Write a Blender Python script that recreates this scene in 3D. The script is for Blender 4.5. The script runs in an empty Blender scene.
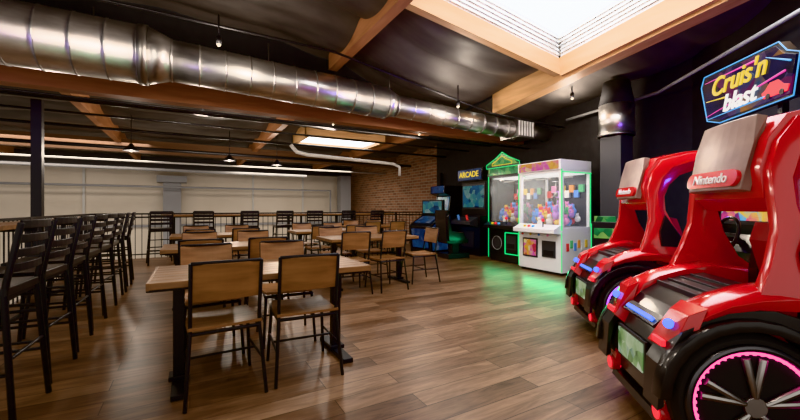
import bpy, bmesh, math, random
from mathutils import Vector, Matrix
random.seed(4)
D=bpy.data; C=bpy.context
def link(o): C.scene.collection.objects.link(o); return o
# ---------------- materials
def mat(name,col,rough=.5,metal=0,emit=None,es=0,coat=0,alpha=None,spec=None):
    m=D.materials.new(name); m.use_nodes=True; n=m.node_tree.nodes; b=n['Principled BSDF']
    b.inputs['Base Color'].default_value=(*col,1); b.inputs['Roughness'].default_value=rough; b.inputs['Metallic'].default_value=metal
    if coat: b.inputs['Coat Weight'].default_value=coat; b.inputs['Coat Roughness'].default_value=.08
    if emit: b.inputs['Emission Color'].default_value=(*emit,1); b.inputs['Emission Strength'].default_value=es
    if spec is not None: b.inputs['Specular IOR Level'].default_value=spec
    return m
def noise_mat(name,c1,c2,scale=(8,8,8),rough=.5,metal=0,bump=0,detail=5,coord='Object',nscale=1.0):
    m=mat(name,c1,rough,metal); nt=m.node_tree; n=nt.nodes; l=nt.links; b=n['Principled BSDF']
    tc=n.new('ShaderNodeTexCoord'); mp=n.new('ShaderNodeMapping'); mp.inputs['Scale'].default_value=scale
    nz=n.new('ShaderNodeTexNoise'); nz.inputs['Scale'].default_value=nscale; nz.inputs['Detail'].default_value=detail
    cr=n.new('ShaderNodeValToRGB'); cr.color_ramp.elements[0].position=.3; cr.color_ramp.elements[1].position=.7
    cr.color_ramp.elements[0].color=(*c1,1); cr.color_ramp.elements[1].color=(*c2,1)
    l.new(tc.outputs[coord],mp.inputs[0]); l.new(mp.outputs[0],nz.inputs['Vector']); l.new(nz.outputs['Fac'],cr.inputs[0]); l.new(cr.outputs[0],b.inputs['Base Color'])
    if bump:
        bp=n.new('ShaderNodeBump'); bp.inputs['Strength'].default_value=bump; l.new(nz.outputs['Fac'],bp.inputs['Height']); l.new(bp.outputs[0],b.inputs['Normal'])
    return m
def screen_mat(name,cols,scale=6,es=1.5):
    m=mat(name,(.01,.01,.01),.15); nt=m.node_tree; n=nt.nodes; l=nt.links; b=n['Principled BSDF']
    tc=n.new('ShaderNodeTexCoord'); v=n.new('ShaderNodeTexVoronoi'); v.inputs['Scale'].default_value=scale
    nz=n.new('ShaderNodeTexNoise'); nz.inputs['Scale'].default_value=scale*.7; nz.inputs['Detail'].default_value=4
    mx=n.new('ShaderNodeMix'); mx.data_type='RGBA'; mx.inputs[0].default_value=.45
    cr=n.new('ShaderNodeValToRGB'); cr.color_ramp.interpolation='LINEAR'
    e=cr.color_ramp.elements
    while len(e)<len(cols): e.new(.5)
    for i,c in enumerate(cols): e[i].position=.22+.56*i/(len(cols)-1); e[i].color=(*c,1)
    l.new(tc.outputs['Object'],v.inputs['Vector']); l.new(tc.outputs['Object'],nz.inputs['Vector'])
    l.new(v.outputs['Color'],mx.inputs['A']); l.new(nz.outputs['Fac'],mx.inputs['B']); l.new(mx.outputs['Result'],cr.inputs[0])
    l.new(cr.outputs[0],b.inputs['Emission Color']); b.inputs['Emission Strength'].default_value=es
    return m
def floor_mat():
    m=mat('floor_planks',(.2,.1,.05),.36); nt=m.node_tree; n=nt.nodes; l=nt.links; b=n['Principled BSDF']
    tc=n.new('ShaderNodeTexCoord')
    br=n.new('ShaderNodeTexBrick'); br.offset=.37; br.inputs['Scale'].default_value=1
    br.inputs['Brick Width'].default_value=1.25; br.inputs['Row Height'].default_value=.17; br.inputs['Mortar Size'].default_value=.0025
    br.inputs['Color1'].default_value=(0,0,0,1); br.inputs['Color2'].default_value=(1,1,1,1); br.inputs['Mortar'].default_value=(.3,.3,.3,1)
    br.inputs['Bias'].default_value=0
    l.new(tc.outputs['Object'],br.inputs['Vector'])
    mp=n.new('ShaderNodeMapping'); mp.inputs['Scale'].default_value=(1.3,11,1); l.new(tc.outputs['Object'],mp.inputs[0])
    ad=n.new('ShaderNodeVectorMath'); ad.operation='MULTIPLY_ADD'; ad.inputs[1].default_value=(7,7,7); l.new(br.outputs['Color'],ad.inputs[0]); l.new(mp.outputs[0],ad.inputs[2])
    nz=n.new('ShaderNodeTexNoise'); nz.inputs['Scale'].default_value=1.6; nz.inputs['Detail'].default_value=8; nz.inputs['Roughness'].default_value=.7; nz.inputs['Distortion'].default_value=.8
    l.new(ad.outputs[0],nz.inputs['Vector'])
    mx=n.new('ShaderNodeMix'); mx.data_type='RGBA'; mx.inputs[0].default_value=.22; l.new(nz.outputs['Fac'],mx.inputs['A']); l.new(br.outputs['Color'],mx.inputs['B'])
    cr=n.new('ShaderNodeValToRGB'); e=cr.color_ramp.elements; e[0].position=.3; e[0].color=(.06,.032,.019,1); e[1].position=.7; e[1].color=(.32,.195,.12,1)
    x=e.new(.48); x.color=(.165,.092,.054,1)
    l.new(mx.outputs['Result'],cr.inputs[0])
    m2=n.new('ShaderNodeMix'); m2.data_type='RGBA'; m2.inputs['B'].default_value=(.03,.016,.009,1); l.new(br.outputs['Fac'],m2.inputs[0]); l.new(cr.outputs[0],m2.inputs['A'])
    l.new(m2.outputs['Result'],b.inputs['Base Color'])
    bp=n.new('ShaderNodeBump'); bp.inputs['Strength'].default_value=.12; l.new(nz.outputs['Fac'],bp.inputs['Height']); l.new(bp.outputs[0],b.inputs['Normal'])
    return m
def brick_mat():
    m=mat('brick_red',(.3,.12,.07),.85); nt=m.node_tree; n=nt.nodes; l=nt.links; b=n['Principled BSDF']
    tc=n.new('ShaderNodeTexCoord'); sp=n.new('ShaderNodeSeparateXYZ'); cb=n.new('ShaderNodeCombineXYZ')
    l.new(tc.outputs['Object'],sp.inputs[0]); l.new(sp.outputs['Y'],cb.inputs['X']); l.new(sp.outputs['Z'],cb.inputs['Y'])
    br=n.new('ShaderNodeTexBrick'); br.inputs['Scale'].default_value=1; br.inputs['Brick Width'].default_value=.3; br.inputs['Row Height'].default_value=.1; br.inputs['Mortar Size'].default_value=.012
    br.inputs['Color1'].default_value=(.26,.13,.085,1); br.inputs['Color2'].default_value=(.13,.065,.045,1); br.inputs['Mortar'].default_value=(.28,.23,.18,1)
    l.new(cb.outputs[0],br.inputs['Vector']); l.new(br.outputs['Color'],b.inputs['Base Color']); return m
M={}
M['floor']=floor_mat(); M['brick']=brick_mat()
M['black']=mat('black_metal',(.022,.022,.025),.42,.3)
M['blackwall']=noise_mat('black_paint_wall',(.014,.014,.016),(.024,.024,.027),rough=.8)
M['plastic']=mat('black_plastic',(.014,.014,.016),.28,coat=.3)
M['dark']=mat('dark_grey_plastic',(.05,.05,.055),.4)
M['wall']=noise_mat('cream_wall',(.64,.57,.48),(.72,.65,.56),(.6,.6,.6),.85)
M['fabric']=noise_mat('black_insulation_fabric',(.062,.057,.054),(.115,.104,.098),(1.5,5,1.5),.55,bump=.25)
M['chairwood']=noise_mat('chair_wood',(.2,.095,.042),(.37,.19,.09),(3,22,22),.38)
M['tablewood']=noise_mat('table_wood',(.14,.068,.033),(.34,.185,.09),(2.5,16,16),.35)
M['gluelam']=noise_mat('red_brown_beam_wood',(.3,.12,.06),(.42,.19,.1),(1.5,14,14),.6)
M['darkbeam']=noise_mat('dark_beam_wood',(.1,.05,.03),(.15,.08,.045),(1.5,14,14),.6)
M['rafter']=noise_mat('rafter_wood',(.34,.15,.08),(.48,.24,.13),(14,1.5,14),.6)
M['pine']=noise_mat('pine_wood',(.56,.33,.16),(.74,.48,.26),(12,1.5,12),.55)
M['pinex']=noise_mat('pine_wood_cross',(.56,.33,.16),(.74,.48,.26),(1.5,12,12),.55)
M['galv']=noise_mat('galvanised_steel',(.55,.54,.53),(.82,.81,.8),(3,9,9),.32,1,bump=.05)
M['galvd']=mat('steel_flange',(.4,.39,.38),.35,1)
M['grey']=mat('painted_grey',(.3,.3,.31),.6)
M['whitep']=mat('white_pipe',(.6,.59,.57),.45)
M['white']=mat('white_plastic',(.8,.8,.82),.3,coat=.3)
M['red']=mat('red_gloss_plastic',(.6,.01,.016),.2,coat=1)
M['redseat']=mat('red_vinyl',(.42,.015,.02),.45)
M['rubber']=mat('tyre_rubber',(.02,.02,.022),.6)
M['rim']=mat('dark_rim',(.12,.12,.13),.3,.8)
def em(n,c,s): return mat(n,(.02,.02,.02),.4,emit=c,es=s)
M['pink']=em('led_pink',(1,.06,.35),2.6); M['purple']=em('led_purple',(.6,.08,1),2.8)
M['green']=em('led_green',(.02,.9,.25),.9); M['blue']=em('led_blue',(.04,.2,1),2.2); M['cyan']=em('led_cyan',(.1,.5,1),.8)
M['ledred']=em('led_red',(1,.03,.05),1.0); M['yellow']=em('sign_yellow',(1,.7,.05),.75); M['warm']=em('lamp_warm',(1,.82,.55),3); M['whitee']=em('letter_white',(1,.97,.95),.8)
M['magenta']=em('sign_magenta',(1,.08,.5),.8)
M['sky']=em('skylight_glass',(.93,.97,1),5.0)
M['plaque']=noise_mat('bronze_plaque',(.42,.3,.26),(.28,.19,.17),(6,6,6),.3)
M['plate']=screen_mat('licence_plate',[(.02,.05,.03),(.3,.5,.2),(.7,.8,.6),(.1,.3,.2)],14,.45)
g=D.materials.new('cabinet_glass'); g.use_nodes=True; nn=g.node_tree.nodes; bb=nn['Principled BSDF']; bb.inputs['Base Color'].default_value=(.9,.95,.95,1); bb.inputs['Roughness'].default_value=.03; bb.inputs['Alpha'].default_value=.1
M['glass']=g
M['scr_race']=screen_mat('screen_racing',[(.02,.03,.2),(.8,.1,.3),(.9,.6,.1),(.1,.5,.9),(.3,.05,.4)],9,.7)
M['scr_blue']=screen_mat('screen_blue',[(.01,.03,.1),(.04,.18,.36),(.12,.38,.35),(.5,.55,.6)],7,.35)
M['sign']=screen_mat('sign_art',[(.008,.006,.03),(.02,.02,.14),(.25,.02,.15),(.02,.12,.3),(.6,.25,.05)],5,.4)
M['marq']=screen_mat('marquee_art',[(.6,.05,.1),(.9,.5,.05),(.8,.1,.5),(.9,.85,.3)],9,.5)
M['marqg']=screen_mat('marquee_green',[(.01,.1,.03),(.05,.5,.15),(.5,.8,.2)],9,.4)
M['art']=screen_mat('cabinet_art',[(.02,.05,.15),(.1,.25,.6),(.05,.1,.3),(.5,.6,.8)],6,.18)
toyc=[(.75,.08,.08),(.85,.6,.1),(.15,.35,.8),(.85,.35,.6),(.85,.85,.8),(.15,.6,.25),(.5,.25,.7),(.9,.4,.1)]
for i,c in enumerate(toyc): M['toy%d'%i]=mat('plush_%d'%i,c,.8)

# ---------------- mesh builder
class B:
    def __init__(s): s.bm=bmesh.new(); s.mats=[]
    def mi(s,k):
        m=M[k] if isinstance(k,str) else k
        if m not in s.mats: s.mats.append(m)
        return s.mats.index(m)
    def _f(s,vs,i,sm=False):
        try: f=s.bm.faces.new(vs)
        except ValueError: return
        f.material_index=i; f.smooth=sm
    def box(s,c,d,m,R=None):
        i=s.mi(m); x,y,z=[a/2 for a in d]; V=[]
        for sx,sy,sz in [(-1,-1,-1),(1,-1,-1),(1,1,-1),(-1,1,-1),(-1,-1,1),(1,-1,1),(1,1,1),(-1,1,1)]:
            p=Vector((sx*x,sy*y,sz*z))
            if R is not None: p=R@p
            V.append(s.bm.verts.new(p+Vector(c)))
        for f in [(3,2,1,0),(4,5,6,7),(0,1,5,4),(1,2,6,5),(2,3,7,6),(3,0,4,7)]: s._f([V[k] for k in f],i)
    def bb(s,x0,x1,y0,y1,z0,z1,m): s.box(((x0+x1)/2,(y0+y1)/2,(z0+z1)/2),(x1-x0,y1-y0,z1-z0),m)
    def tube(s,p0,p1,r,m,seg=10,r1=None):
        s.path([p0,p1],r,m,seg,r1)
    def path(s,pts,r,m,seg=10,r1=None,closed=False):
        i=s.mi(m); pts=[Vector(p) for p in pts]; n=len(pts); rings=[]; prev=None
        for k,p in enumerate(pts):
            if closed: t=pts[(k+1)%n]-pts[k-1]
            elif k==0: t=pts[1]-p
            elif k==n-1: t=p-pts[k-1]
            else: t=(pts[k+1]-p).normalized()+(p-pts[k-1]).normalized()
            t.normalize()
            if prev is None:
                u=t.cross(Vector((0,0,1)))
                if u.length<.05: u=t.cross(Vector((0,1,0)))
            else: u=prev-t*prev.dot(t)
            u.normalize(); prev=u; v=t.cross(u)
            rr=r if r1 is None else r+(r1-r)*k/(n-1)
            if isinstance(r,(list,tuple)): rr=r[k]
            rings.append([s.bm.verts.new(p+(u*math.cos(a)+v*math.sin(a))*rr) for a in [2*math.pi*q/seg for q in range(seg)]])
        for k in range(n if closed else n-1):
            A=rings[k]; Bq=rings[(k+1)%n]
            for q in range(seg): s._f([A[q],A[(q+1)%seg],Bq[(q+1)%seg],Bq[q]],i,True)
        if not closed:
            s._f(rings[0][::-1],i); s._f(rings[-1],i)
    def prism(s,prof,axis,a0,a1,m):
        i=s.mi(m)
        def P(u,v,a): return {'x':(a,u,v),'y':(u,a,v),'z':(u,v,a)}[axis]
        A=[s.bm.verts.new(P(u,v,a0)) for u,v in prof]; Bq=[s.bm.verts.new(P(u,v,a1)) for u,v in prof]; n=len(prof)
        s._f(A,i); s._f(Bq[::-1],i)
        for k in range(n): s._f([A[k],A[(k+1)%n],Bq[(k+1)%n],Bq[k]],i)
    def loft(s,rings,m,smooth=False,closed=False,cap=True):
        i=s.mi(m); R=[[s.bm.verts.new(p) for p in r] for r in rings]; n=len(R[0])
        for k in range(len(R)-1):
            for q in range(n): s._f([R[k][q],R[k][(q+1)%n],R[k+1][(q+1)%n],R[k+1][q]],i,smooth)
        if cap: s._f(R[0][::-1],i); s._f(R[-1],i)
    def ball(s,c,r,m,sc=(1,1,1),u=12,v=8):
        i=s.mi(m); ret=bmesh.ops.create_uvsphere(s.bm,u_segments=u,v_segments=v,radius=r)
        fs=set()
        for vt in ret['verts']:
            vt.co=Vector((vt.co.x*sc[0],vt.co.y*sc[1],vt.co.z*sc[2]))+Vector(c)
            fs.update(vt.link_faces)
        for f in fs: f.material_index=i; f.smooth=True
    def mesh(s,name):
        bmesh.ops.recalc_face_normals(s.bm,faces=s.bm.faces)
        me=D.meshes.new(name); s.bm.to_mesh(me); s.bm.free()
        for m in s.mats: me.materials.append(m)
        return me
    def obj(s,name,loc=(0,0,0),rz=0,bevel=0,seg=2,me=None):
        o=D.objects.new(name,s.mesh(name)); link(o); o.location=loc; o.rotation_euler[2]=rz
        if bevel: bev(o,bevel,seg)
        return o
def bev(o,w,seg=2):
    b=o.modifiers.new('bevel','BEVEL'); b.width=w; b.segments=seg; b.limit_method='ANGLE'; b.angle_limit=math.radians(35)
def inst(name,me,loc,rz=0,bevel=0):
    o=D.objects.new(name,me); link(o); o.location=loc; o.rotation_euler[2]=rz
    if bevel: bev(o,bevel)
    return o
def text(name,body,size,parent,loc,rot,m,ext=.004,shear=0):
    cu=D.curves.new(name,'FONT'); cu.body=body; cu.size=size; cu.extrude=ext; cu.align_x='CENTER'; cu.align_y='CENTER'; cu.shear=shear; cu.offset=size*.012
    cu.materials.append(M[m]); o=D.objects.new(name,cu); link(o); o.parent=parent; o.location=loc; o.rotation_euler=rot; return o
def light(name,typ,loc,e,col=(1,.87,.74),size=.1,rot=None,sx=None,sy=None,spot=None):
    l=D.lights.new(name,typ); l.energy=e; l.color=col
    if typ=='AREA': l.size=sx or size; l.shape='RECTANGLE'; l.size_y=sy or size
    else: l.shadow_soft_size=size
    if spot: l.spot_size=math.radians(spot); l.spot_blend=.6
    o=D.objects.new(name,l); link(o); o.location=loc
    if rot: o.rotation_euler=rot
    return o

# ---------------- room shell
XR=7.0; XL=-1.95; YF=10.75; YW=17.5
b=B(); b.bb(XL,XR,-3,YF,-.3,0,'floor'); b.obj('floor')
b=B(); b.bb(-16,XR,YF+.0,YW,-3.4,-3.2,'grey'); b.bb(-16,XL-.01,-3,YF,-3.4,-3.2,'grey'); b.obj('floor_lower')
b=B(); b.bb(-16,XR+.2,YW,YW+.2,-3.4,3.6,'wall')
b.obj('wall_far')
b=B(); b.bb(XR,XR+.2,2.84,9.9,-.3,4.8,'blackwall'); b.obj('wall_right')
b=B(); b.bb(XR,XR+.2,9.9,YW,-3.4,3.6,'brick'); b.obj('wall_brick')
b=B(); b.prism([(XR,2.84),(2.5,-2.52),(2.65,-2.65),(XR+.2,2.75)],'z',0,4.8,'blackwall'); b.obj('wall_angled')
b=B(); b.bb(-16.2,-16,-3,YW,-3.4,3.6,'wall'); b.obj('wall_left')
b=B(); b.bb(XR-.02,XR,2.9,9.6,0,.12,'black'); b.obj('baseboard_right')

# ceiling (fabric); roof plane pitches
def zr(x,y=3.78):
    t=max(0,min(1,(x-2.2)/2.84))
    return 3.3+.13*(5.04-max(0.6,min(x,5.3)))+.12*(3.78-y)*t
bm=bmesh.new()
def grid(x0,x1,y0,y1,nx,ny,fz):
    V=[[bm.verts.new((x0+(x1-x0)*i/nx,y0+(y1-y0)*j/ny,fz(x0+(x1-x0)*i/nx,y0+(y1-y0)*j/ny,i/nx,j/ny))) for j in range(ny+1)] for i in range(nx+1)]
    for i in range(nx):
        for j in range(ny):
            f=bm.faces.new([V[i][j],V[i][j+1],V[i+1][j+1],V[i+1][j]]); f.smooth=True
def fn(x,y,u,v,amp=.32):
    return zr(x,y)+.3-amp*math.sin(math.pi*u)**.6*(.5+.5*abs(math.sin(math.pi*(y+.2)/1.25)))-.03*math.sin(9*y+3*x)*math.sin(math.pi*u)
grid(2.3,5.1,3.9,6.35,30,50,fn)
grid(-5,2.2,-3,6.35,30,120,lambda x,y,u,v: zr(x)+.3-.24*abs(math.sin(math.pi*(y+.3)/1.3))**.7-.03*math.sin(4*x+y))
grid(5.2,7.2,-3,6.35,20,80,lambda x,y,u,v: zr(5.2,y)+.3-.22*math.sin(math.pi*u)**.6*(.5+.5*abs(math.sin(math.pi*y/1.3))))
grid(-16,7,6.3,YW,90,160,lambda x,y,u,v: 3.38-.2*abs(math.sin(math.pi*(y-.5)/1.15))**.8*(.6+.4*abs(math.sin(math.pi*(x+1.75)/3.5)))-.02*math.sin(5*x))
grid(2.2,5.1,-3,.6,20,30,fn)
me=D.meshes.new('ceiling'); bm.to_mesh(me); bm.free(); me.materials.append(M['fabric'])
o=link(D.objects.new('ceiling',me))
b=B(); b.bb(-16,7,6.36,6.4,3.08,4.3,'blackwall'); b.obj('trim_1')
# beams
b=B(); b.bb(-16,7,6.28,6.5,2.74,3.08,'gluelam'); b.obj('ceiling_beam_main')
def rafter(x,y0,y1,z0,z1,w,m):
    b=B(); b.bb(x-w/2,x+w/2,y0,y1,z0,z1,m); return b.obj('ceiling_rafter')
rafter(2.2,-3,6.28,zr(2.2)-.04,zr(2.2)+.3,.15,'rafter')
b=B(); b.prism([(-3,zr(5.04,-3)-.08),(5.35,zr(5.04,5.35)-.08),(5.35,zr(5.04,5.35)+.3),(-3,zr(5.04,-3)+.3)],'x',5.1,5.34,'pine'); b.obj('ceiling_rafter')
for x in (-8.7,-5.2,-1.7,1.8,5.1): rafter(x,6.5,YW,3.0,3.36,.13,'rafter')
b=B(); b.bb(-16,7,12.6,12.85,2.75,3.1,'darkbeam'); b.obj('ceiling_beam')
b=B(); b.bb(-16,7,YW-.3,YW,2.75,3.2,'dark'); b.obj('trim_2')

# skylight well (near)
b=B()
SX0,SX1,SY0,SY1=2.28,5.02,.6,3.78
def slab(y,yo,z0,z1,m,yy):
    a0,a1=zr(SX0,yy),zr(SX1,yy)
    b.prism([(SX0,a0+z0),(SX1,a1+z0),(SX1,a1+z1),(SX0,a0+z1)],'y',y,yo,m)
def curb(x0,x1,z0,z1,m,xx):
    a0,a1=zr(xx,SY0),zr(xx,SY1)
    b.prism([(SY0,a0+z0),(SY1,a1+z0),(SY1,a1+z1),(SY0,a0+z1)],'x',x0,x1,m)
slab(SY1,SY1+.12,-.02,.22,'pinex',SY1); slab(SY1+.03,SY1+.1,.22,.62,'white',SY1)
slab(SY0-.12,SY0,-.02,.22,'pinex',SY0); slab(SY0-.1,SY0-.03,.22,.62,'white',SY0)
curb(SX1,SX1+.075,-.04,.25,'pine',SX1); curb(SX1+.01,SX1+.05,.25,.64,'white',SX1)
curb(SX0-.05,SX0,0,.62,'pine',SX0)
for k in range(5):
    slab(SY1-.0,SY1+.03,.27+k*.065,.29+k*.065,'galv',SY1)
    curb(SX1-.02,SX1+.01,.3+k*.06,.32+k*.06,'galv',SX1)
b.loft([[(SX0-.05,y,zr(SX0,y)+.62),(SX1+.05,y,zr(SX1,y)+.62),(SX1+.05,y,zr(SX1,y)+.64),(SX0-.05,y,zr(SX0,y)+.64)] for y in (SY0-.1,SY1+.1)],'sky')
b.obj('window_skylight')
b=B(); b.bb(2.6,4.6,9.2,10.4,3.05,3.07,'sky'); b.bb(2.5,4.7,9.1,9.2,2.98,3.3,'pinex'); b.bb(2.5,4.7,10.4,10.5,2.98,3.3,'pinex'); b.bb(4.6,4.7,9.1,10.5,2.98,3.3,'pine'); b.bb(2.5,2.6,9.1,10.5,2.98,3.3,'pine'); b.obj('window_skylight_far')

# ---------------- ducts
b=B(); yd=5.65
def ductseg(x0,x1,r,zc0,zc1):
    b.path([(x0,yd,zc0),(x1,yd,zc1)],r,'galv',32)
    n=max(1,int(abs(x1-x0)/.3))
    for k in range(n+1):
        t=k/n; x=x0+(x1-x0)*t; z=zc0+(zc1-zc0)*t
        b.path([(x-.01,yd,z),(x+.01,yd,z)],r+.008,'galv',32)
ductseg(-15.9,-.55,.35,3.15,3.12); b.path([(-.55,yd,3.12),(-.45,yd,3.12)],.365,'galvd',32)
b.path([(-.45,yd,3.12),(-.2,yd,3.11)],[.35,.265],'galv',32)
ductseg(-.2,2.9,.265,3.11,3.0); b.path([(2.9,yd,3.0),(3.1,yd,2.98)],[.265,.19],'galv',32)
ductseg(3.1,6.0,.19,2.98,2.85)
b.bb(5.85,6.35,yd-.25,yd+.25,2.66,3.04,'galvd')
for k in range(6): b.bb(5.87+k*.08,5.9+k*.08,yd-.26,yd-.25,2.7,3.0,'white')
for x in (-3,-1,1,3): b.tube((x,yd,3.1),(x,yd,3.6),.008,'galvd',6)
b.obj('spiral_air_duct')
b=B(); b.tube((6.35,yd,2.85),(6.99,yd,2.85),.15,'galvd',16); b.obj('duct_branch')
def pipe(name,pts,r,m): b=B(); b.path(pts,r,m,10); return b.obj(name)
for (y,z,r) in ((6.1,2.6,.018),(7.4,2.86,.03),(8.3,2.84,.02),(9.4,2.8,.03),(11.5,2.72,.045),(13.5,2.6,.03)):
    pipe('conduit_pipe',[(-15.9,y,z),(6.98,y,z)],r,'black' if y<12 else 'whitep')
pipe('conduit_pipe',[(-15,14.5,2.5),(4,14.5,2.45)],.05,'grey')
pipe('conduit_pipe',[(-15.8,5.1,3.55),(1.8,5.1,3.45),(4.8,5.1,2.95),(6.9,5.1,2.9)],.018,'black')
pipe('conduit_pipe',[(-15.8,16.6,2.0),(5.7,16.6,2.0),(5.7,16.6,-3)],.05,'grey')
pipe('drain_pipe',[(2.1,9.0,2.72),(2.25,9.0,2.55),(2.5,9.0,2.5),(4.9,9.0,2.42),(5.1,9.0,2.35),(5.1,9.0,2.1)],.045,'whitep')
pipe('conduit_pipe',[(6.7,4.9,3.0),(6.7,3.2,3.1),(4.3,-.1,3.2)],.025,'grey')
pipe('conduit_pipe',[(6.9,9.5,2.3),(6.9,9.5,0)],.05,'black')
b=B(); b.bb(6.17,6.53,3.5,3.86,0,2.42,'dark'); b.obj('support_column',bevel=.01)
b=B(); b.path([(6.35,3.68,2.42),(6.35,3.68,2.95)],.27,'galv',28); b.path([(6.35,3.68,2.42),(6.35,3.68,2.46)],.285,'galvd',28); b.path([(6.35,3.68,2.95),(6.35,3.68,3.35)],[.27,.2],'blackwall',28); b.obj('round_duct_drop')
b=B(); b.bb(6.9,7.0,4.3,4.5,0,3.0,'blackwall'); b.obj('trim_3')
b=B(); b.bb(-2.02,-1.9,7.35,7.47,-.0,2.8,'black'); b.bb(-2.06,-1.86,7.31,7.51,0,.02,'black'); b.obj('steel_column')
b=B(); b.bb(-.9,-.3,YW-.5,YW,-.6,2.3,'grey'); b.bb(-1.1,-.1,YW-.7,YW,2.2,2.45,'grey'); b.obj('ventilation_unit')
b=B()
for x in (-13,-10,-7,-3.4,2.4,4.6): b.bb(x,x+.07,YW-.08,YW,-3.2,2.7,'whitep')
b.bb(-14,6.9,YW-.1,YW,.45,.55,'grey'); b.obj('trim_4')
b=B(); b.bb(6.1,6.6,YW-1.2,YW-.7,-3.2,2.7,'grey'); b.obj('support_column_far')

def pendant(x,y,z,top):
    b=B(); b.tube((x,y,z+.1),(x,y,top),.008,'black',6)
    b.path([(x,y,z+.14),(x,y,z+.1),(x,y,z+.02),(x,y,z-.02)],[.03,.05,.13,.15],'black',20)
    b.ball((x,y,z+.0),.04,'warm'); b.obj('pendant_lamp')
for x,y,z in ((-1.1,9.8,2.45),(.9,10.6,2.45),(2.1,10.6,2.4),(-6,12,2.5)):
    pendant(x,y,z,3.2); light('pendant_light','POINT',(x,y,z-.14),45,size=.06)
def fill_bulb(x,y,z,e):  # bulbs with point lights added to brighten the ceiling, not real fittings
    b=B(); b.tube((x,y,z+.02),(x,y,z+.3),.01,'black',6); b.tube((x,y,z-.05),(x,y,z+.04),.03,'black',14); b.ball((x,y,z-.055),.02,'warm'); b.obj('added_fill_bulb')
    light('bulb_fill','POINT',(x,y,z-.2),e,(1,.86,.72),.1)
for x,y in ((.3,4.9),(3.9,4.9),(1.2,1.2),(5.9,4.2),(4.6,7.2),(.2,7.6),(2.6,7.4),(-1.2,3.4)): fill_bulb(x,y,2.95 if y>4.8 and x>3 else 3.2 if y<7 else 3.0,44)

# ---------------- railing & counters
b=B()
def rail(p0,p1):
    p0=Vector(p0);p1=Vector(p1);L=(p1-p0).length;d=(p1-p0).normalized()
    for z in (.1,.98,1.06): b.box((p0+p1)/2+Vector((0,0,z)),(abs(d.x)*L+.04,abs(d.y)*L+.04,.035 if z>.1 else .025),'black')
    n=int(L/.13)
    for k in range(n+1):
        p=p0+(p1-p0)*k/n; big=(k%12==0); w=.05 if big else .014
        b.box(p+Vector((0,0,.53)),(w,w,1.06),'black')
rail((XL+.05,-1,0),(XL+.05,YF-.08,0)); rail((XL+.05,YF-.08,0),(XR-.05,YF-.08,0))
b.obj('balcony_railing')
b=B(); b.bb(-1.82,-1.45,1.5,9.2,1.0,1.04,'tablewood')
for y in (1.7,3.6,5.5,7.3,9.1): b.bb(-1.82,-1.77,y-.03,y+.03,0,1.0,'black'); b.box((-1.62,y,.97),(.34,.04,.05),'black')
b.obj('drink_rail_counter')
b=B(); b.bb(-.6,5.6,10.25,10.6,1.0,1.04,'tablewood')
for x in (-.4,1,2.4,3.8,5.3): b.bb(x-.03,x+.03,10.5,10.56,0,1.0,'black')
b.obj('drink_rail_counter')

# ---------------- bar chair (faces +y)
def bar_mesh():
    b=B(); k='black'; r=.014; W=.2
    for s in (-1,1):
        b.path([(s*(W+.035),-.25,0),(s*W,-.2,.72),(s*W,-.21,.8),(s*(W-.0),-.27,1.12)],r+.003,k,8)
        b.path([(s*(W+.035),.25,0),(s*(W-.01),.19,.73)],r+.002,k,8)
        b.tube((s*(W+.02),-.235,.3),(s*(W+.018),.228,.3),.011,k,8)
        b.tube((s*(W+.01),-.215,.55),(s*(W+.005),.205,.55),.011,k,8)
    b.box((0,.235,.26),(.44,.03,.03),k); b.tube((-.21,-.225,.38),(.21,-.225,.38),.011,k,8); b.tube((-.2,.21,.5),(.2,.21,.5),.011,k,8)
    b.box((0,0,.745),(.43,.43,.045),'plastic'); b.box((0,0,.71),(.4,.4,.03),k)
    for i,z in enumerate((.87,.95,1.03,1.11)):
        t=(z-.8)/.32; y=-.21-.06*t
        rg=[]
        for q in range(7):
            u=-1+2*q/6; x=u*W; yy=y-.025*(1-u*u)
            rg.append([(x,yy-.006,z-.024),(x,yy+.006,z-.024),(x,yy+.006,z+.024),(x,yy-.006,z+.024)])
        b.loft(rg,k)
    return b.mesh('bar_chair')
bm_=bar_mesh()
for i in range(8): inst('bar_chair',bm_,(-1.06,3.0+.62*i,0),math.radians(90+random.uniform(-6,6)),.004)
for x,y,r in ((-.55,9.5,8),(.3,9.85,-5),(1.25,9.85,4),(2.1,9.85,0),(2.9,9.85,-6),(3.8,9.85,5),(4.7,9.85,0)): inst('bar_chair',bm_,(x,y,0),math.radians(r),.004)

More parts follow.
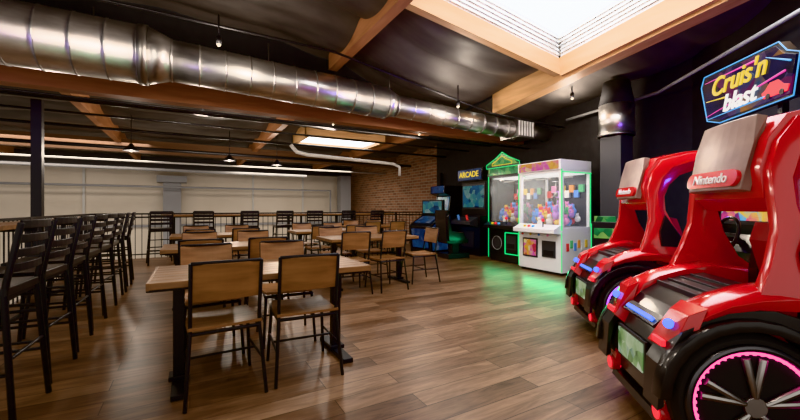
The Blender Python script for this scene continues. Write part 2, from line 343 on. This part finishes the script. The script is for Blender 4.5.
# ---------------- dining chair (faces +y)
def chair_mesh():
    b=B(); k='black'; r=.0125; W=.2
    for s in (-1,1):
        b.path([(s*(W+.03),-.27,0),(s*W,-.2,.44),(s*W,-.2,.52),(s*W,-.265,.87)],r,k,8)
        b.path([(s*(W+.02),.23,0),(s*(W-.005),.19,.44)],r,k,8)
        b.tube((s*W,-.2,.43),(s*W,.19,.43),r,k,8)
        b.tube((s*(W+.015),-.235,.22),(s*(W+.01),.21,.22),.009,k,8)
    b.tube((-W,-.2,.43),(W,-.2,.43),r,k,8); b.tube((-W,.19,.43),(W,.19,.43),r,k,8)
    b.tube((-W-.012,0,.22),(W+.012,0,.22),.009,k,8)
    b.tube((-W,-.265,.868),(W,-.265,.868),.0125,k,8)
    rg=[]
    for q in range(9):
        v=-1+2*q/8; y=v*.215; w=.215-.02*(v>0)*v; dz=.012*v*v
        rg.append([(-w,y,.442+dz),(w,y,.442+dz),(w,y,.462+dz),(0,y,.456+dz),(-w,y,.462+dz)])
    b.loft(rg,'chairwood')
    rg=[]
    for q in range(11):
        u=-1+2*q/10; x=u*.205; c=-.028*(1-u*u)
        z0=.63; z1=.862; f=lambda z:-.2-.065*(z-.52)/.35
        rg.append([(x,f(z0)+c+.004,z0),(x,f(z0)+c+.018,z0),(x,f(z1)+c+.018,z1),(x,f(z1)+c+.004,z1)])
    b.loft(rg,'chairwood')
    return b.mesh('dining_chair')
ch=chair_mesh()
def table(cx,cy,w=1.45,d=.74,rz=0):
    b=B(); n=7; pw=d/n
    for i in range(n): b.bb(-w/2+.012,w/2-.012,-d/2+i*pw+.0015,-d/2+(i+1)*pw-.0015,.715,.755,'tablewood')
    b.bb(-w/2+.0,w/2,-d/2+.01,d/2-.01,.70,.716,'black')
    b.bb(-w/2,-w/2+.02,-d/2,d/2,.712,.757,'tablewood'); b.bb(w/2-.02,w/2,-d/2,d/2,.712,.757,'tablewood')
    for s in (-1,1):
        x=s*(w/2-.16)
        b.bb(x-.035,x+.035,-.035,.035,.02,.7,'black'); b.bb(x-.04,x+.04,-.3,.3,.0,.035,'black'); b.bb(x-.12,x+.12,-.25,.25,.68,.7,'black')
        b.bb(x-.06,x+.06,-.06,.06,.03,.06,'black')
    b.obj('dining_table',(cx,cy,0),rz,.004)
def chair(x,y,rz): inst('dining_chair',ch,(x,y,0),math.radians(rz),.003)
table(.5,2.98)
chair(.19,2.78,3); chair(.74,2.80,-3); chair(.15,3.5,184); chair(.78,3.52,176)
for cx,cy in ((.45,5.0),(.45,7.1),(2.45,7.3),(4.1,8.6)):
    table(cx,cy); 
    for s in (-1,1): chair(cx+s*.33,cy-.42+random.uniform(-.04,.04),random.uniform(-6,6)); chair(cx+s*.33,cy+.46,180+random.uniform(-6,6))
table(2.45,5.35)
chair(2.0,4.95,-4); chair(2.55,4.93,4); chair(2.1,5.85,180); chair(2.75,5.85,176); chair(3.28,5.15,85)

# ---------------- racing cabinets
def racer(loc,rz,led,front_detail=True):
    b=B(); WZ=.32
    def arc(r,a0,a1,n): return [(r*math.cos(math.radians(a0+(a1-a0)*k/n)),WZ+r*math.sin(math.radians(a0+(a1-a0)*k/n))) for k in range(n+1)]
    prof=[(.37,.1),(1.15,.1),(1.15,.42),(.6,.52),(.36,.66),(.1,.74),(-.1,.73),(-.27,.62),(-.36,.46),(-.375,.25)]+arc(.35,188,-8,14)
    for s in (-1,1):
        y0,y1=sorted((s*.25,s*.4)); b.prism(prof,'y',y0,y1,'plastic')
        rg=[]
        for k in range(15):
            a=math.radians(-5+185*k/14); c,sn=math.cos(a),math.sin(a)
            rg.append([(r*c,s*y,WZ+r*sn) for r,y in ((.332,.37),(.39,.37),(.38,.435),(.332,.435))])
        b.loft(rg,'plastic',True)
    b.prism([(-.2,.14),(-.22,.3),(-.24,.5),(-.16,.62),(.1,.62),(.1,.12)],'y',-.25,.25,'plastic')
    b.bb(.1,1.2,-.24,.24,.08,.3,'plastic')
    for s in (-1,1): b.box((.8,s*.405,.2),(.7,.014,.035),'red'); b.box((.82,s*.405,.32),(.5,.014,.012),'galvd')
    # red upper shell
    for s in (-1,1):
        rg=[]
        P=[(-.22,.64,.66),(-.17,.68,.75),(-.08,.72,.8),(.04,.74,.84),(.2,.74,.87),(.42,.68,.84),(.7,.56,.71),(.95,.48,.62),(1.15,.44,.58)]
        for (x,zb,zt) in P:
            yo=.42-.03*(x<-.2)-.02*(x>.9); yi=.22
            rg.append([(x,s*yi,zb),(x,s*(yo-.02),zb),(x,s*yo,zb+(zt-zb)*.45),(x,s*(yo-.03),zb+(zt-zb)*.8),(x,s*(yo-.09),zt),(x,s*yi,zt-.02)])
        b.loft(rg,'red',True)
    rg=[]
    for (x,zb,zt) in [(-.25,.52,.6),(-.19,.54,.68),(-.08,.55,.75),(.04,.55,.79),(.16,.5,.81)]:
        rg.append([(x,-.235,zb),(x,.235,zb),(x,.235,zt),(x,-.235,zt)])
    b.loft(rg,'plastic',False)
    for k in range(4): b.box((-.1+.06*k,0,.745+.015*k),(.014,.4,.03),'dark')
    # rear bumper
    b.prism([(-.2,.13),(-.29,.2),(-.3,.36),(-.29,.48),(-.24,.58),(-.14,.52)],'y',-.36,.36,'plastic')
    b.prism([(-.2,.09),(-.31,.11),(-.3,.15),(-.2,.16)],'y',-.34,.34,'plastic')
    for s in (-1,1): b.prism([(-.295,.2),(-.325,.24),(-.31,.3),(-.28,.28)],'y',*sorted((s*.24,s*.35)),'red')
    b.box((-.312,0.03,.39),(.016,.36,.19),'dark'); b.box((-.323,0.03,.39),(.008,.32,.155),'plate')
    Rb=Matrix.Rotation(math.radians(45),3,'Y')
    b.box((-.265,.0,.6),(.03,.38,.07),'plastic',Rb); b.box((-.285,.0,.61),(.02,.3,.022),'blue',Rb)
    for s in (-1,1):
        b.loft([[(-.28,s*.2,.48),(-.26,s*.4,.48),(-.17,s*.41,.74),(-.19,s*.23,.74)],[(-.34,s*.22,.53),(-.31,s*.38,.52),(-.24,s*.39,.7),(-.25,s*.25,.7)]],'red')
        b.box((-.325,s*.3,.55),(.02,.1,.03),'ledred')
        b.ball((-.29,s*.32,.64),.024,'blue')
        b.tube((-.34,s*.3,.2),(-.28,s*.3,.2),.036,'ledred',16)
        b.tube((-.335,s*.3,.2),(-.29,s*.3,.2),.048,'red',16)
    for s in (-1,1):
        y0=s*.26; y1=s*.42
        b.path([(0,y0,WZ),(0,y0+s*.02,WZ),(0,y1-s*.025,WZ),(0,y1,WZ)],[.29,.32,.32,.295],'rubber',48)
        b.path([(.258*math.cos(t),y1+s*.002,WZ+.258*math.sin(t)) for t in [2*math.pi*q/48 for q in range(48)]],.018,'rim',8,closed=True)
        for q in range(48):
            t=2*math.pi*q/48; b.box((.234*math.cos(t),y1+s*.006,WZ+.234*math.sin(t)),(.013,.012,.013),led)
        b.path([(.236*math.cos(t),y1+s*.0,WZ+.236*math.sin(t)) for t in [2*math.pi*q/48 for q in range(48)]],.008,led,6,closed=True)
        for q in range(5):
            for dd in (-.16,.16):
                t=2*math.pi*q/5+math.pi/2; c0=Vector((.04*math.cos(t),y1+s*.012,WZ+.04*math.sin(t))); c1=Vector((.215*math.cos(t+dd),y1+s*.006,WZ+.215*math.sin(t+dd)))
                b.tube(c0,c1,.013,'galvd',8,.018)
        b.tube((0,y1-s*.01,WZ),(0,y1+s*.02,WZ),.045,'galvd',20)
    # canopy legs
    out=[(.04,.8),(.1,.95),(.14,1.1),(.14,1.25),(.14,1.38),(.18,1.52),(.26,1.63),(.46,1.68),(.82,1.72),(1.15,1.78)]
    inn=[(.55,.8),(.41,.9),(.32,1.05),(.27,1.18),(.27,1.3),(.31,1.4),(.4,1.49),(.56,1.55),(.87,1.59),(1.15,1.64)]
    ys=[.42,.40,.38,.355,.335,.325,.315,.315,.32,.34]
    for s in (-1,1):
        rg=[]
        for (o1,i1,y) in zip(out,inn,ys):
            th=.075
            mx=((o1[0]+i1[0])/2,(o1[1]+i1[1])/2)
            rg.append([(o1[0],s*(y-.02),o1[1]),(mx[0],s*(y+.01),mx[1]),(i1[0],s*(y-.02),i1[1]),(i1[0],s*(y-th),i1[1]),(o1[0],s*(y-th),o1[1])])
        b.loft(rg,'red',True)
        b.prism([(.2,.87),(.42,.86),(.31,1.02),(.23,1.14),(.19,1.0)],'y',*sorted((s*.395,s*.42)),'plastic')
    rg=[]
    for o1,t in ((out[3],.0),(out[4],.02),(out[5],.025),(out[6],.03),(out[7],.03),(out[8],.02),(out[9],.0)):
        x,z=o1
        rg.append([(x-t*.8,-.27,z+t*.6),(x-t*1.4,0,z+t),(x-t*.8,.27,z+t*.6),(x+.07,.27,z-.07),(x+.07,-.27,z-.07)])
    b.loft(rg,'red',True)
    # seat: slim red bucket with black bolsters, set well inside the cockpit
    b.prism([(.42,.42),(.4,.8),(.34,1.02),(.37,1.12),(.46,1.1),(.55,.85),(.57,.58),(.86,.55),(.9,.5),(.88,.4)],'y',-.13,.13,'redseat')
    for s in (-1,1):
        b.prism([(.38,.5),(.38,.85),(.4,.98),(.56,.88),(.6,.66),(.86,.62),(.86,.42)],'y',*sorted((s*.13,s*.2)),'plastic')
    b.prism([(1.0,.3),(1.0,.8),(1.12,.95),(1.3,.95),(1.3,.0),(1.05,.0)],'y',-.38,.38,'plastic')
    b.path([(.93+.05*math.sin(t)*1,.16*math.cos(t),.95+.16*math.sin(t)) for t in [2*math.pi*q/24 for q in range(24)]],.016,'plastic',8,closed=True)
    b.tube((.93,0,.95),(1.1,0,.86),.03,'dark',10); b.box((.935,0,.95),(.02,.3,.03),'dark')
    b.prism([(1.15,0),(1.15,1.0),(1.2,1.9),(1.6,1.9),(1.65,1.7),(1.65,0)],'y',-.44,.44,'plastic')
    b.box((1.155,0,1.32),(.03,.84,.56),'dark',Matrix.Rotation(math.radians(3),3,'Y')); b.box((1.137,0,1.32),(.01,.76,.48),'scr_race',Matrix.Rotation(math.radians(3),3,'Y'))
    for s in (-1,1):
        b.path([(1.3,s*.5,.7),(1.2,s*.5,1.0),(1.17,s*.5,1.3),(1.22,s*.5,1.6),(1.34,s*.5,1.8)],.012,'blue',8)
        b.prism([(1.1,.6),(1.06,.95),(1.08,1.4),(1.15,1.9),(1.3,1.9),(1.3,.6)],'y',*sorted((s*.44,s*.49)),'plastic')
    sp=[(-.56,2.08),(-.62,2.4),(-.5,2.46),(-.42,2.56),(.55,2.6),(.6,2.5),(.5,2.12),(.3,2.06)]
    b.prism(sp,'x',1.07,1.14,'plastic')
    sp2=[(y*.95,2.33+(z-2.33)*.9) for y,z in sp]; b.prism(sp2,'x',1.055,1.072,'sign')
    b.path([(1.062,y,z) for y,z in sp],.006,'cyan',6,closed=True)
    for k,(y0,z0,y1,z1,mm) in enumerate(((.5,2.16,-.5,2.30,'magenta'),(.48,2.13,-.3,2.15,'cyan'),(.52,2.52,-.2,2.5,'magenta'),(.5,2.32,.2,2.29,'yellow'),(-.3,2.48,-.55,2.36,'cyan'))):
        b.tube((1.052,y0,z0),(1.052,y1,z1),.003,mm,6,.009)
    b.prism([(-.28,2.13),(-.52,2.13),(-.54,2.18),(-.48,2.2),(-.43,2.25),(-.35,2.25),(-.3,2.2),(-.26,2.18)],'x',1.046,1.056,'ledred')
    for yy in (-.33,-.47): b.tube((1.044,yy,2.14),(1.052,yy,2.14),.025,'plastic',12)
    for s in (-1,1): b.box((1.18,s*.3,2.0),(.05,.05,.3),'plastic')
    o=b.obj('racing_arcade_cabinet',loc,rz,.006)
    rt=(math.radians(90),0,math.radians(-90))
    text('sign_title',"Cruis'n",.25,o,(1.045,.05,2.42),rt,'yellow',.006,.3)
    text('sign_subtitle',"blast",.23,o,(1.045,.02,2.22),rt,'whitee',.006,.3)
    p0=Vector((out[3][0]-.0,0,out[3][1]+.02)); p1=Vector((out[6][0]-.035,0,out[6][1]+.03))
    d=(p1-p0)
    L=d.length; ex=Vector((0,-1,0)); ey=d.normalized(); ez=ex.cross(ey)
    bb2=B(); n=8; rg=[]
    for k in range(n+1):
        u=-1+2*k/n; w=.235; zz=.012-.012*u*u
        rg.append([(u*w*.92,-L*.48,zz-.05),(u*w*.92,-L*.48,zz),(u*w,L*.1,zz),(u*w*.88,L*.48,zz),(u*w*.88,L*.48,zz-.05)])
    bb2.loft(rg,'plaque'); q=D.objects.new('plaque',bb2.mesh('plaque')); link(q); q.parent=o
    Mx=Matrix((ex,ey,ez)).transposed().to_4x4(); mid=(p0+p1)/2+ez*.068
    q.matrix_local=Matrix.Translation(mid)@Mx; bev(q,.005)
    t=text('badge_text',"Nintendo",.074,o,(0,0,0),(0,0,0),'white',.003)
    bb3=B(); n=12
    pr=[( .165*(1 if k<n else -1)+ .045*math.cos(math.radians(-90+180*(k%n)/(n-1)) + (0 if k<n else math.pi)), .045*math.sin(math.radians(-90+180*(k%n)/(n-1)) + (0 if k<n else math.pi))) for k in range(2*n)]
    bb3.prism(pr,'z',-.03,.008,'red'); pl=D.objects.new('badge',bb3.mesh('badge')); link(pl); pl.parent=o
    pl.matrix_local=Matrix.Translation(mid+ez*.014-ey*L*.33)@Mx
    t.matrix_local=Matrix.Translation(mid+ez*.024-ey*L*.33)@Mx
    return o
rzc=math.radians(-40)
racer((2.447,.976,0),rzc,'pink'); racer((3.647,2.106,0),rzc,'purple')

# ---------------- claw machines (front -y)
def claw(name,w,d,h,body,led,marq,apex,loc,rz):
    b=B(); x=w/2; y=d/2; z0=.85; z1=h-.22
    b.bb(-x,x,-y,y,.05,z0,body); b.bb(-x+.03,x-.03,-y+.03,y-.03,0,.05,'black')
    b.bb(-x,x,y-.04,y,z0,z1,'dark')
    for sx in (-1,1):
        for sy in (-1,1): b.box((sx*(x-.03),sy*(y-.03),(z0+z1)/2),(.06,.06,z1-z0),body)
        b.box((sx*(x+.002),-y-.002,(z0+z1)/2),(.016,.016,z1-z0+.1),led)
        b.box((sx*(x+.004),y-.03,(z0+z1)/2),(.012,.016,z1-z0),led)
        b.box((sx*(x-.03),0,(z0+z1)/2),(.006,d-.12,z1-z0),'glass')
        b.box((sx*(x+.004),-.0,z1),(.012,d,.016),led)
    b.box((0,-y+.03,(z0+z1)/2),(w-.12,.006,z1-z0),'glass')
    b.bb(-x,x,-y,y,z1,z1+.06,body)
    b.bb(-x,x,-y-.03,y,z1+.04,h,body); b.box((0,-y-.035,(z1+h)/2+.02),(w-.08,.015,.15),marq)
    if apex:
        pr=[(-x-.02,h),(x+.02,h),(x+.02,h+.08),(x*.45,h+.2),(0,h+.33),(-x*.45,h+.2),(-x-.02,h+.08)]
        b.prism(pr,'y',-y-.04,-y+.04,'plastic'); b.prism([(a*.9,h+.04+(c-h)*.82) for a,c in pr],'y',-y-.055,-y-.04,'marqg')
        b.path([(a,-y-.05,c) for a,c in pr],.009,led,6,closed=True)
        b.path([(a*.6,-y-.06,h+.05+(c-h)*.6) for a,c in pr],.008,'yellow',6,closed=True)
    b.box((0,0,z1-.01),(w-.15,d-.15,.015),'whitee')
    b.box((0,0,z1-.07),(w-.14,.03,.03),'galvd'); b.box((.05,0,z1-.1),(.12,.14,.07),'dark'); b.tube((.05,0,z1-.12),(.05,0,z1-.35),.008,'galvd',6)
    b.tube((.05,0,z1-.42),(.05,0,z1-.34),.04,'galvd',12)
    for k in range(3):
        t=k*2.094; c,s=math.cos(t),math.sin(t); b.path([(.05+.03*c,.03*s,z1-.4),(.05+.1*c,.1*s,z1-.45),(.05+.05*c,.05*s,z1-.56)],.008,'galvd',6)
    rr=random.Random(7)
    for k in range(80):
        tx=rr.uniform(-x+.13,x-.13); ty=rr.uniform(-y+.13,y-.13); tz=z0+.06+rr.uniform(0,.36)*(.5+.5*(ty+y)/d)
        r=rr.uniform(.05,.08); c='toy%d'%rr.randrange(8)
        b.ball((tx,ty,tz),r,c,(1,1,1.1),10,7); b.ball((tx,ty-.02,tz+r*1.3),r*.65,c,(1,1,1),8,6)
        for s in(-1,1): b.ball((tx+s*r*.5,ty-.02,tz+r*1.85),r*.25,c,u=6,v=4)
    for k in range(8):
        tx=-x+.14+k*(w-.28)/7; c='toy%d'%((k*3)%8); b.box((tx,y-.08,z0+.62+.1*(k%2)),(.1,.05,.14),c)
    b.prism([(-y,z0-.12),(-y-.18,z0-.1),(-y-.18,z0-.03),(-y,z0+.05)],'x',-x+.02,x-.02,body)
    b.tube((.18,-y-.1,z0),(.18,-y-.1,z0+.12),.01,'dark',8); b.ball((.18,-y-.1,z0+.13),.03,'ledred')
    for k in range(3): b.tube((-.25+k*.1,-y-.1,z0-.01),(-.25+k*.1,-y-.1,z0+.03),.025,('yellow','ledred','cyan')[k],12)
    b.box((x*.45,-y-.006,.45),(w*.3,.014,.3),'dark'); b.box((x*.45,-y-.014,.38),(w*.22,.01,.1),'black')
    if body=='plastic':
        b.path([(-x*.42+.15*math.cos(t),-y-.012,.42+.15*math.sin(t)) for t in [2*math.pi*q/28 for q in range(28)]],.012,'grey',6,closed=True)
        b.tube((-x*.42,-y-.02,.42),(-x*.42,-y,.42),.12,'dark',24)
        for (a0,a1,c0,c1) in ((.05,x-.05,.2,.2),(.05,x-.05,.66,.66)): b.box(((a0+a1)/2,-y-.01,c0),(a1-a0,.015,.018),led)
        for a in (.05,x-.05): b.box((a,-y-.01,.43),(.018,.015,.46),led)
    else:
        b.box((-x*.42,-y-.006,.45),(w*.36,.014,.36),'dark'); b.box((-x*.42,-y-.016,.45),(w*.3,.01,.3),'marq')
        for k in range(5): b.ball((-x+.1+k*.2,-y-.004,.7),.022,'toy%d'%k)
        for k in range(6): b.box((x+.004,-.25+.1*k,.5+.05*(k%2)),(.01,.07,.14),'toy%d'%((k*5)%8))
    for sx in (-1,1): b.box((sx*(x+.002),-y-.004,.42),(.012,.012,.7),led)
    return b.obj(name,loc,rz,.004)
claw('claw_machine',1.0,.8,2.06,'white','green','marq',False,(6.08,4.72,0),math.radians(-92))
claw('claw_machine',.98,.8,2.1,'plastic','green','marqg',True,(6.42,5.95,0),math.radians(-92))
light('machine_glow','POINT',(6.08,4.72,1.65),6,(1,.95,.9),.15); light('machine_glow','POINT',(6.42,5.95,1.65),5,(1,.95,.9),.15)

# seated shooter cabinet (front -y)
b=B()
b.bb(-.48,.48,-.1,.4,0,1.0,'plastic'); b.bb(-.5,.5,.1,.45,1.0,1.9,'plastic'); b.box((0,.09,1.5),(.92,.03,.66),'dark'); b.box((0,.07,1.5),(.84,.02,.56),'scr_blue')
b.bb(-.5,.5,-.05,.4,1.9,2.22,'plastic'); b.box((0,-.06,2.06),(.94,.02,.27),'art')
b.prism([(-.1,.7),(-.35,.78),(-.35,.86),(-.05,1.0)],'x',-.4,.4,'dark')
b.tube((-.15,-.25,.85),(-.15,-.3,1.02),.03,'toy2',10); b.tube((.2,-.25,.85),(.2,-.3,1.02),.03,'toy0',10)
b.box((0,-.108,.4),(.5,.014,.4),'dark')
o=b.obj('shooting_arcade_cabinet',(6.35,7.45,0),math.radians(-92),.005)
text('marquee_text',"ARCADE",.2,o,(0,-.075,2.06),(math.radians(90),0,0),'yellow',.004)
b=B(); b.bb(-.25,.25,-.3,.3,0,.12,'black'); b.bb(-.1,.1,-.1,.1,.12,.36,'black'); b.prism([(-.28,.36),(.25,.36),(.27,.46),(-.2,.47),(-.3,1.15),(-.38,1.15),(-.34,.4)],'x',-.24,.24,'plastic')
for s in (-1,1): b.prism([(-.3,.42),(.2,.44),(.1,.62),(-.22,.66),(-.3,1.05),(-.36,1.0)],'x',*sorted((s*.24,s*.29)),'plastic')
b.obj('arcade_seat',(5.55,7.15,0),math.radians(-95),.01)
def upright(loc,rz,scr,art,led):
    b=B(); pr=[(-.32,0),(-.32,.85),(-.42,.95),(-.38,1.03),(-.1,1.12),(-.02,1.55),(-.25,1.62),(-.25,1.85),(.35,1.85),(.35,0)]
    for s in (-1,1): b.prism(pr,'x',*sorted((s*.33,s*.36)),art)
    pi=[(y+.02,z) for y,z in pr]; b.prism(pi,'x',-.33,.33,'plastic')
    R=Matrix.Rotation(math.radians(-10),3,'X'); b.box((0,-.05,1.33),(.58,.02,.4),scr,R)
    b.box((0,-.24,1.74),(.6,.02,.2),'art'); b.box((0,-.305,.5),(.3,.02,.4),'dark')
    for s in(-1,1): b.tube((s*.15,-.25,1.07),(s*.15,-.26,1.17),.01,'galvd',6); b.ball((s*.15,-.26,1.18),.025,'ledred')
    for k in range(4): b.tube((-.06+.05*k,-.22,1.08),(-.06+.05*k,-.22,1.1),.017,'cyan',8)
    return b.obj('upright_arcade_cabinet',loc,rz,.004)
upright((6.6,8.95,0),math.radians(-90),'scr_blue','plastic','blue')
b=B(); b.prism([(-.35,0),(-.42,.72),(-.3,.8),(.0,.95),(.12,1.05),(.4,1.05),(.4,0)],'x',-.42,.42,'plastic')
for s in(-1,1): b.prism([(-.33,.1),(-.38,.68),(-.28,.76),(.0,.9),(.3,.98),(.3,.1)],'x',*sorted((s*.42,s*.435)),'art'); 
b.box((0,-.4,.4),(.6,.02,.5),'art',Matrix.Rotation(math.radians(6),3,'X')); b.box((0,-.16,.89),(.6,.34,.02),'art',Matrix.Rotation(math.radians(27),3,'X')); b.box((0,.1,1.22),(.8,.08,.4),'plastic'); b.box((0,.055,1.22),(.72,.01,.32),'scr_blue')
b.obj('arcade_pedestal_cabinet',(5.7,8.35,0),math.radians(-80),.006)
b=B(); b.bb(-.18,.18,-.18,.18,0,.98,'plastic')
for z in (.2,.5,.8): b.box((0,-.185,z),(.28,.015,.16),'marqg')
for s in(-1,1): b.box((s*.18,-.182,.5),(.014,.014,.9),'green')
b.box((0,-.1,1.02),(.3,.05,.1),'marqg'); b.obj('ticket_kiosk',(5.85,3.55,0),math.radians(-70),.005)
b=B(); b.box((0,0,0),(1.0,.03,.6),'dark'); b.box((0,-.02,0),(.9,.02,.5),'plastic'); b.obj('wall_panel_framed',(5.6,1.05,1.35),math.radians(50))

# ---------------- lighting
light('led_spill_green','AREA',(5.5,4.5,.25),3.5,(.05,1,.4),rot=(0,math.radians(60),0),sx=.1,sy=.9)
light('led_spill_green','AREA',(5.8,5.9,.4),2.5,(.05,1,.4),rot=(0,math.radians(60),0),sx=.1,sy=.9)
light('neon_spill','POINT',(-2.6,4.9,2.7),6,(.3,.15,1),.2); light('neon_spill','POINT',(3.0,4.9,2.7),4,(.25,.2,1),.2)
light('neon_spill','POINT',(5.3,2.2,1.6),16,(.3,.12,1),.1); light('neon_spill','POINT',(4.3,.2,1.2),16,(.25,.12,1),.1)
light('skylight_area','AREA',(3.7,2.3,3.75),75,(.95,.97,1),rot=(0,0,0),sx=2.4,sy=2.6)
light('hall_fill','AREA',(-4,13,3.0),240,(1,.9,.78),sx=6,sy=1.5)  # area fill added to light the far wall, no lamp of the hall
light('hall_fill','AREA',(3.5,13.8,2.7),120,(1,.88,.74),sx=4,sy=1.5)  # second added fill, towards the brick end
w=D.worlds.new('world'); C.scene.world=w; w.use_nodes=True; bg=w.node_tree.nodes['Background']; bg.inputs[0].default_value=(1,.93,.86,1); bg.inputs[1].default_value=1.0
# ---------------- camera
cd=D.cameras.new('camera'); cam=link(D.objects.new('camera',cd)); cam.location=(0,0,1.2); cam.rotation_euler=(math.radians(90),0,math.radians(-29.6))
cd.sensor_width=36; cd.lens=36*370/800; cd.shift_y=-.0025; cd.clip_start=.05
C.scene.camera=cam
try: C.scene.view_settings.view_transform='Khronos PBR Neutral'
except Exception: C.scene.view_settings.view_transform='Filmic'
C.scene.view_settings.exposure=.25
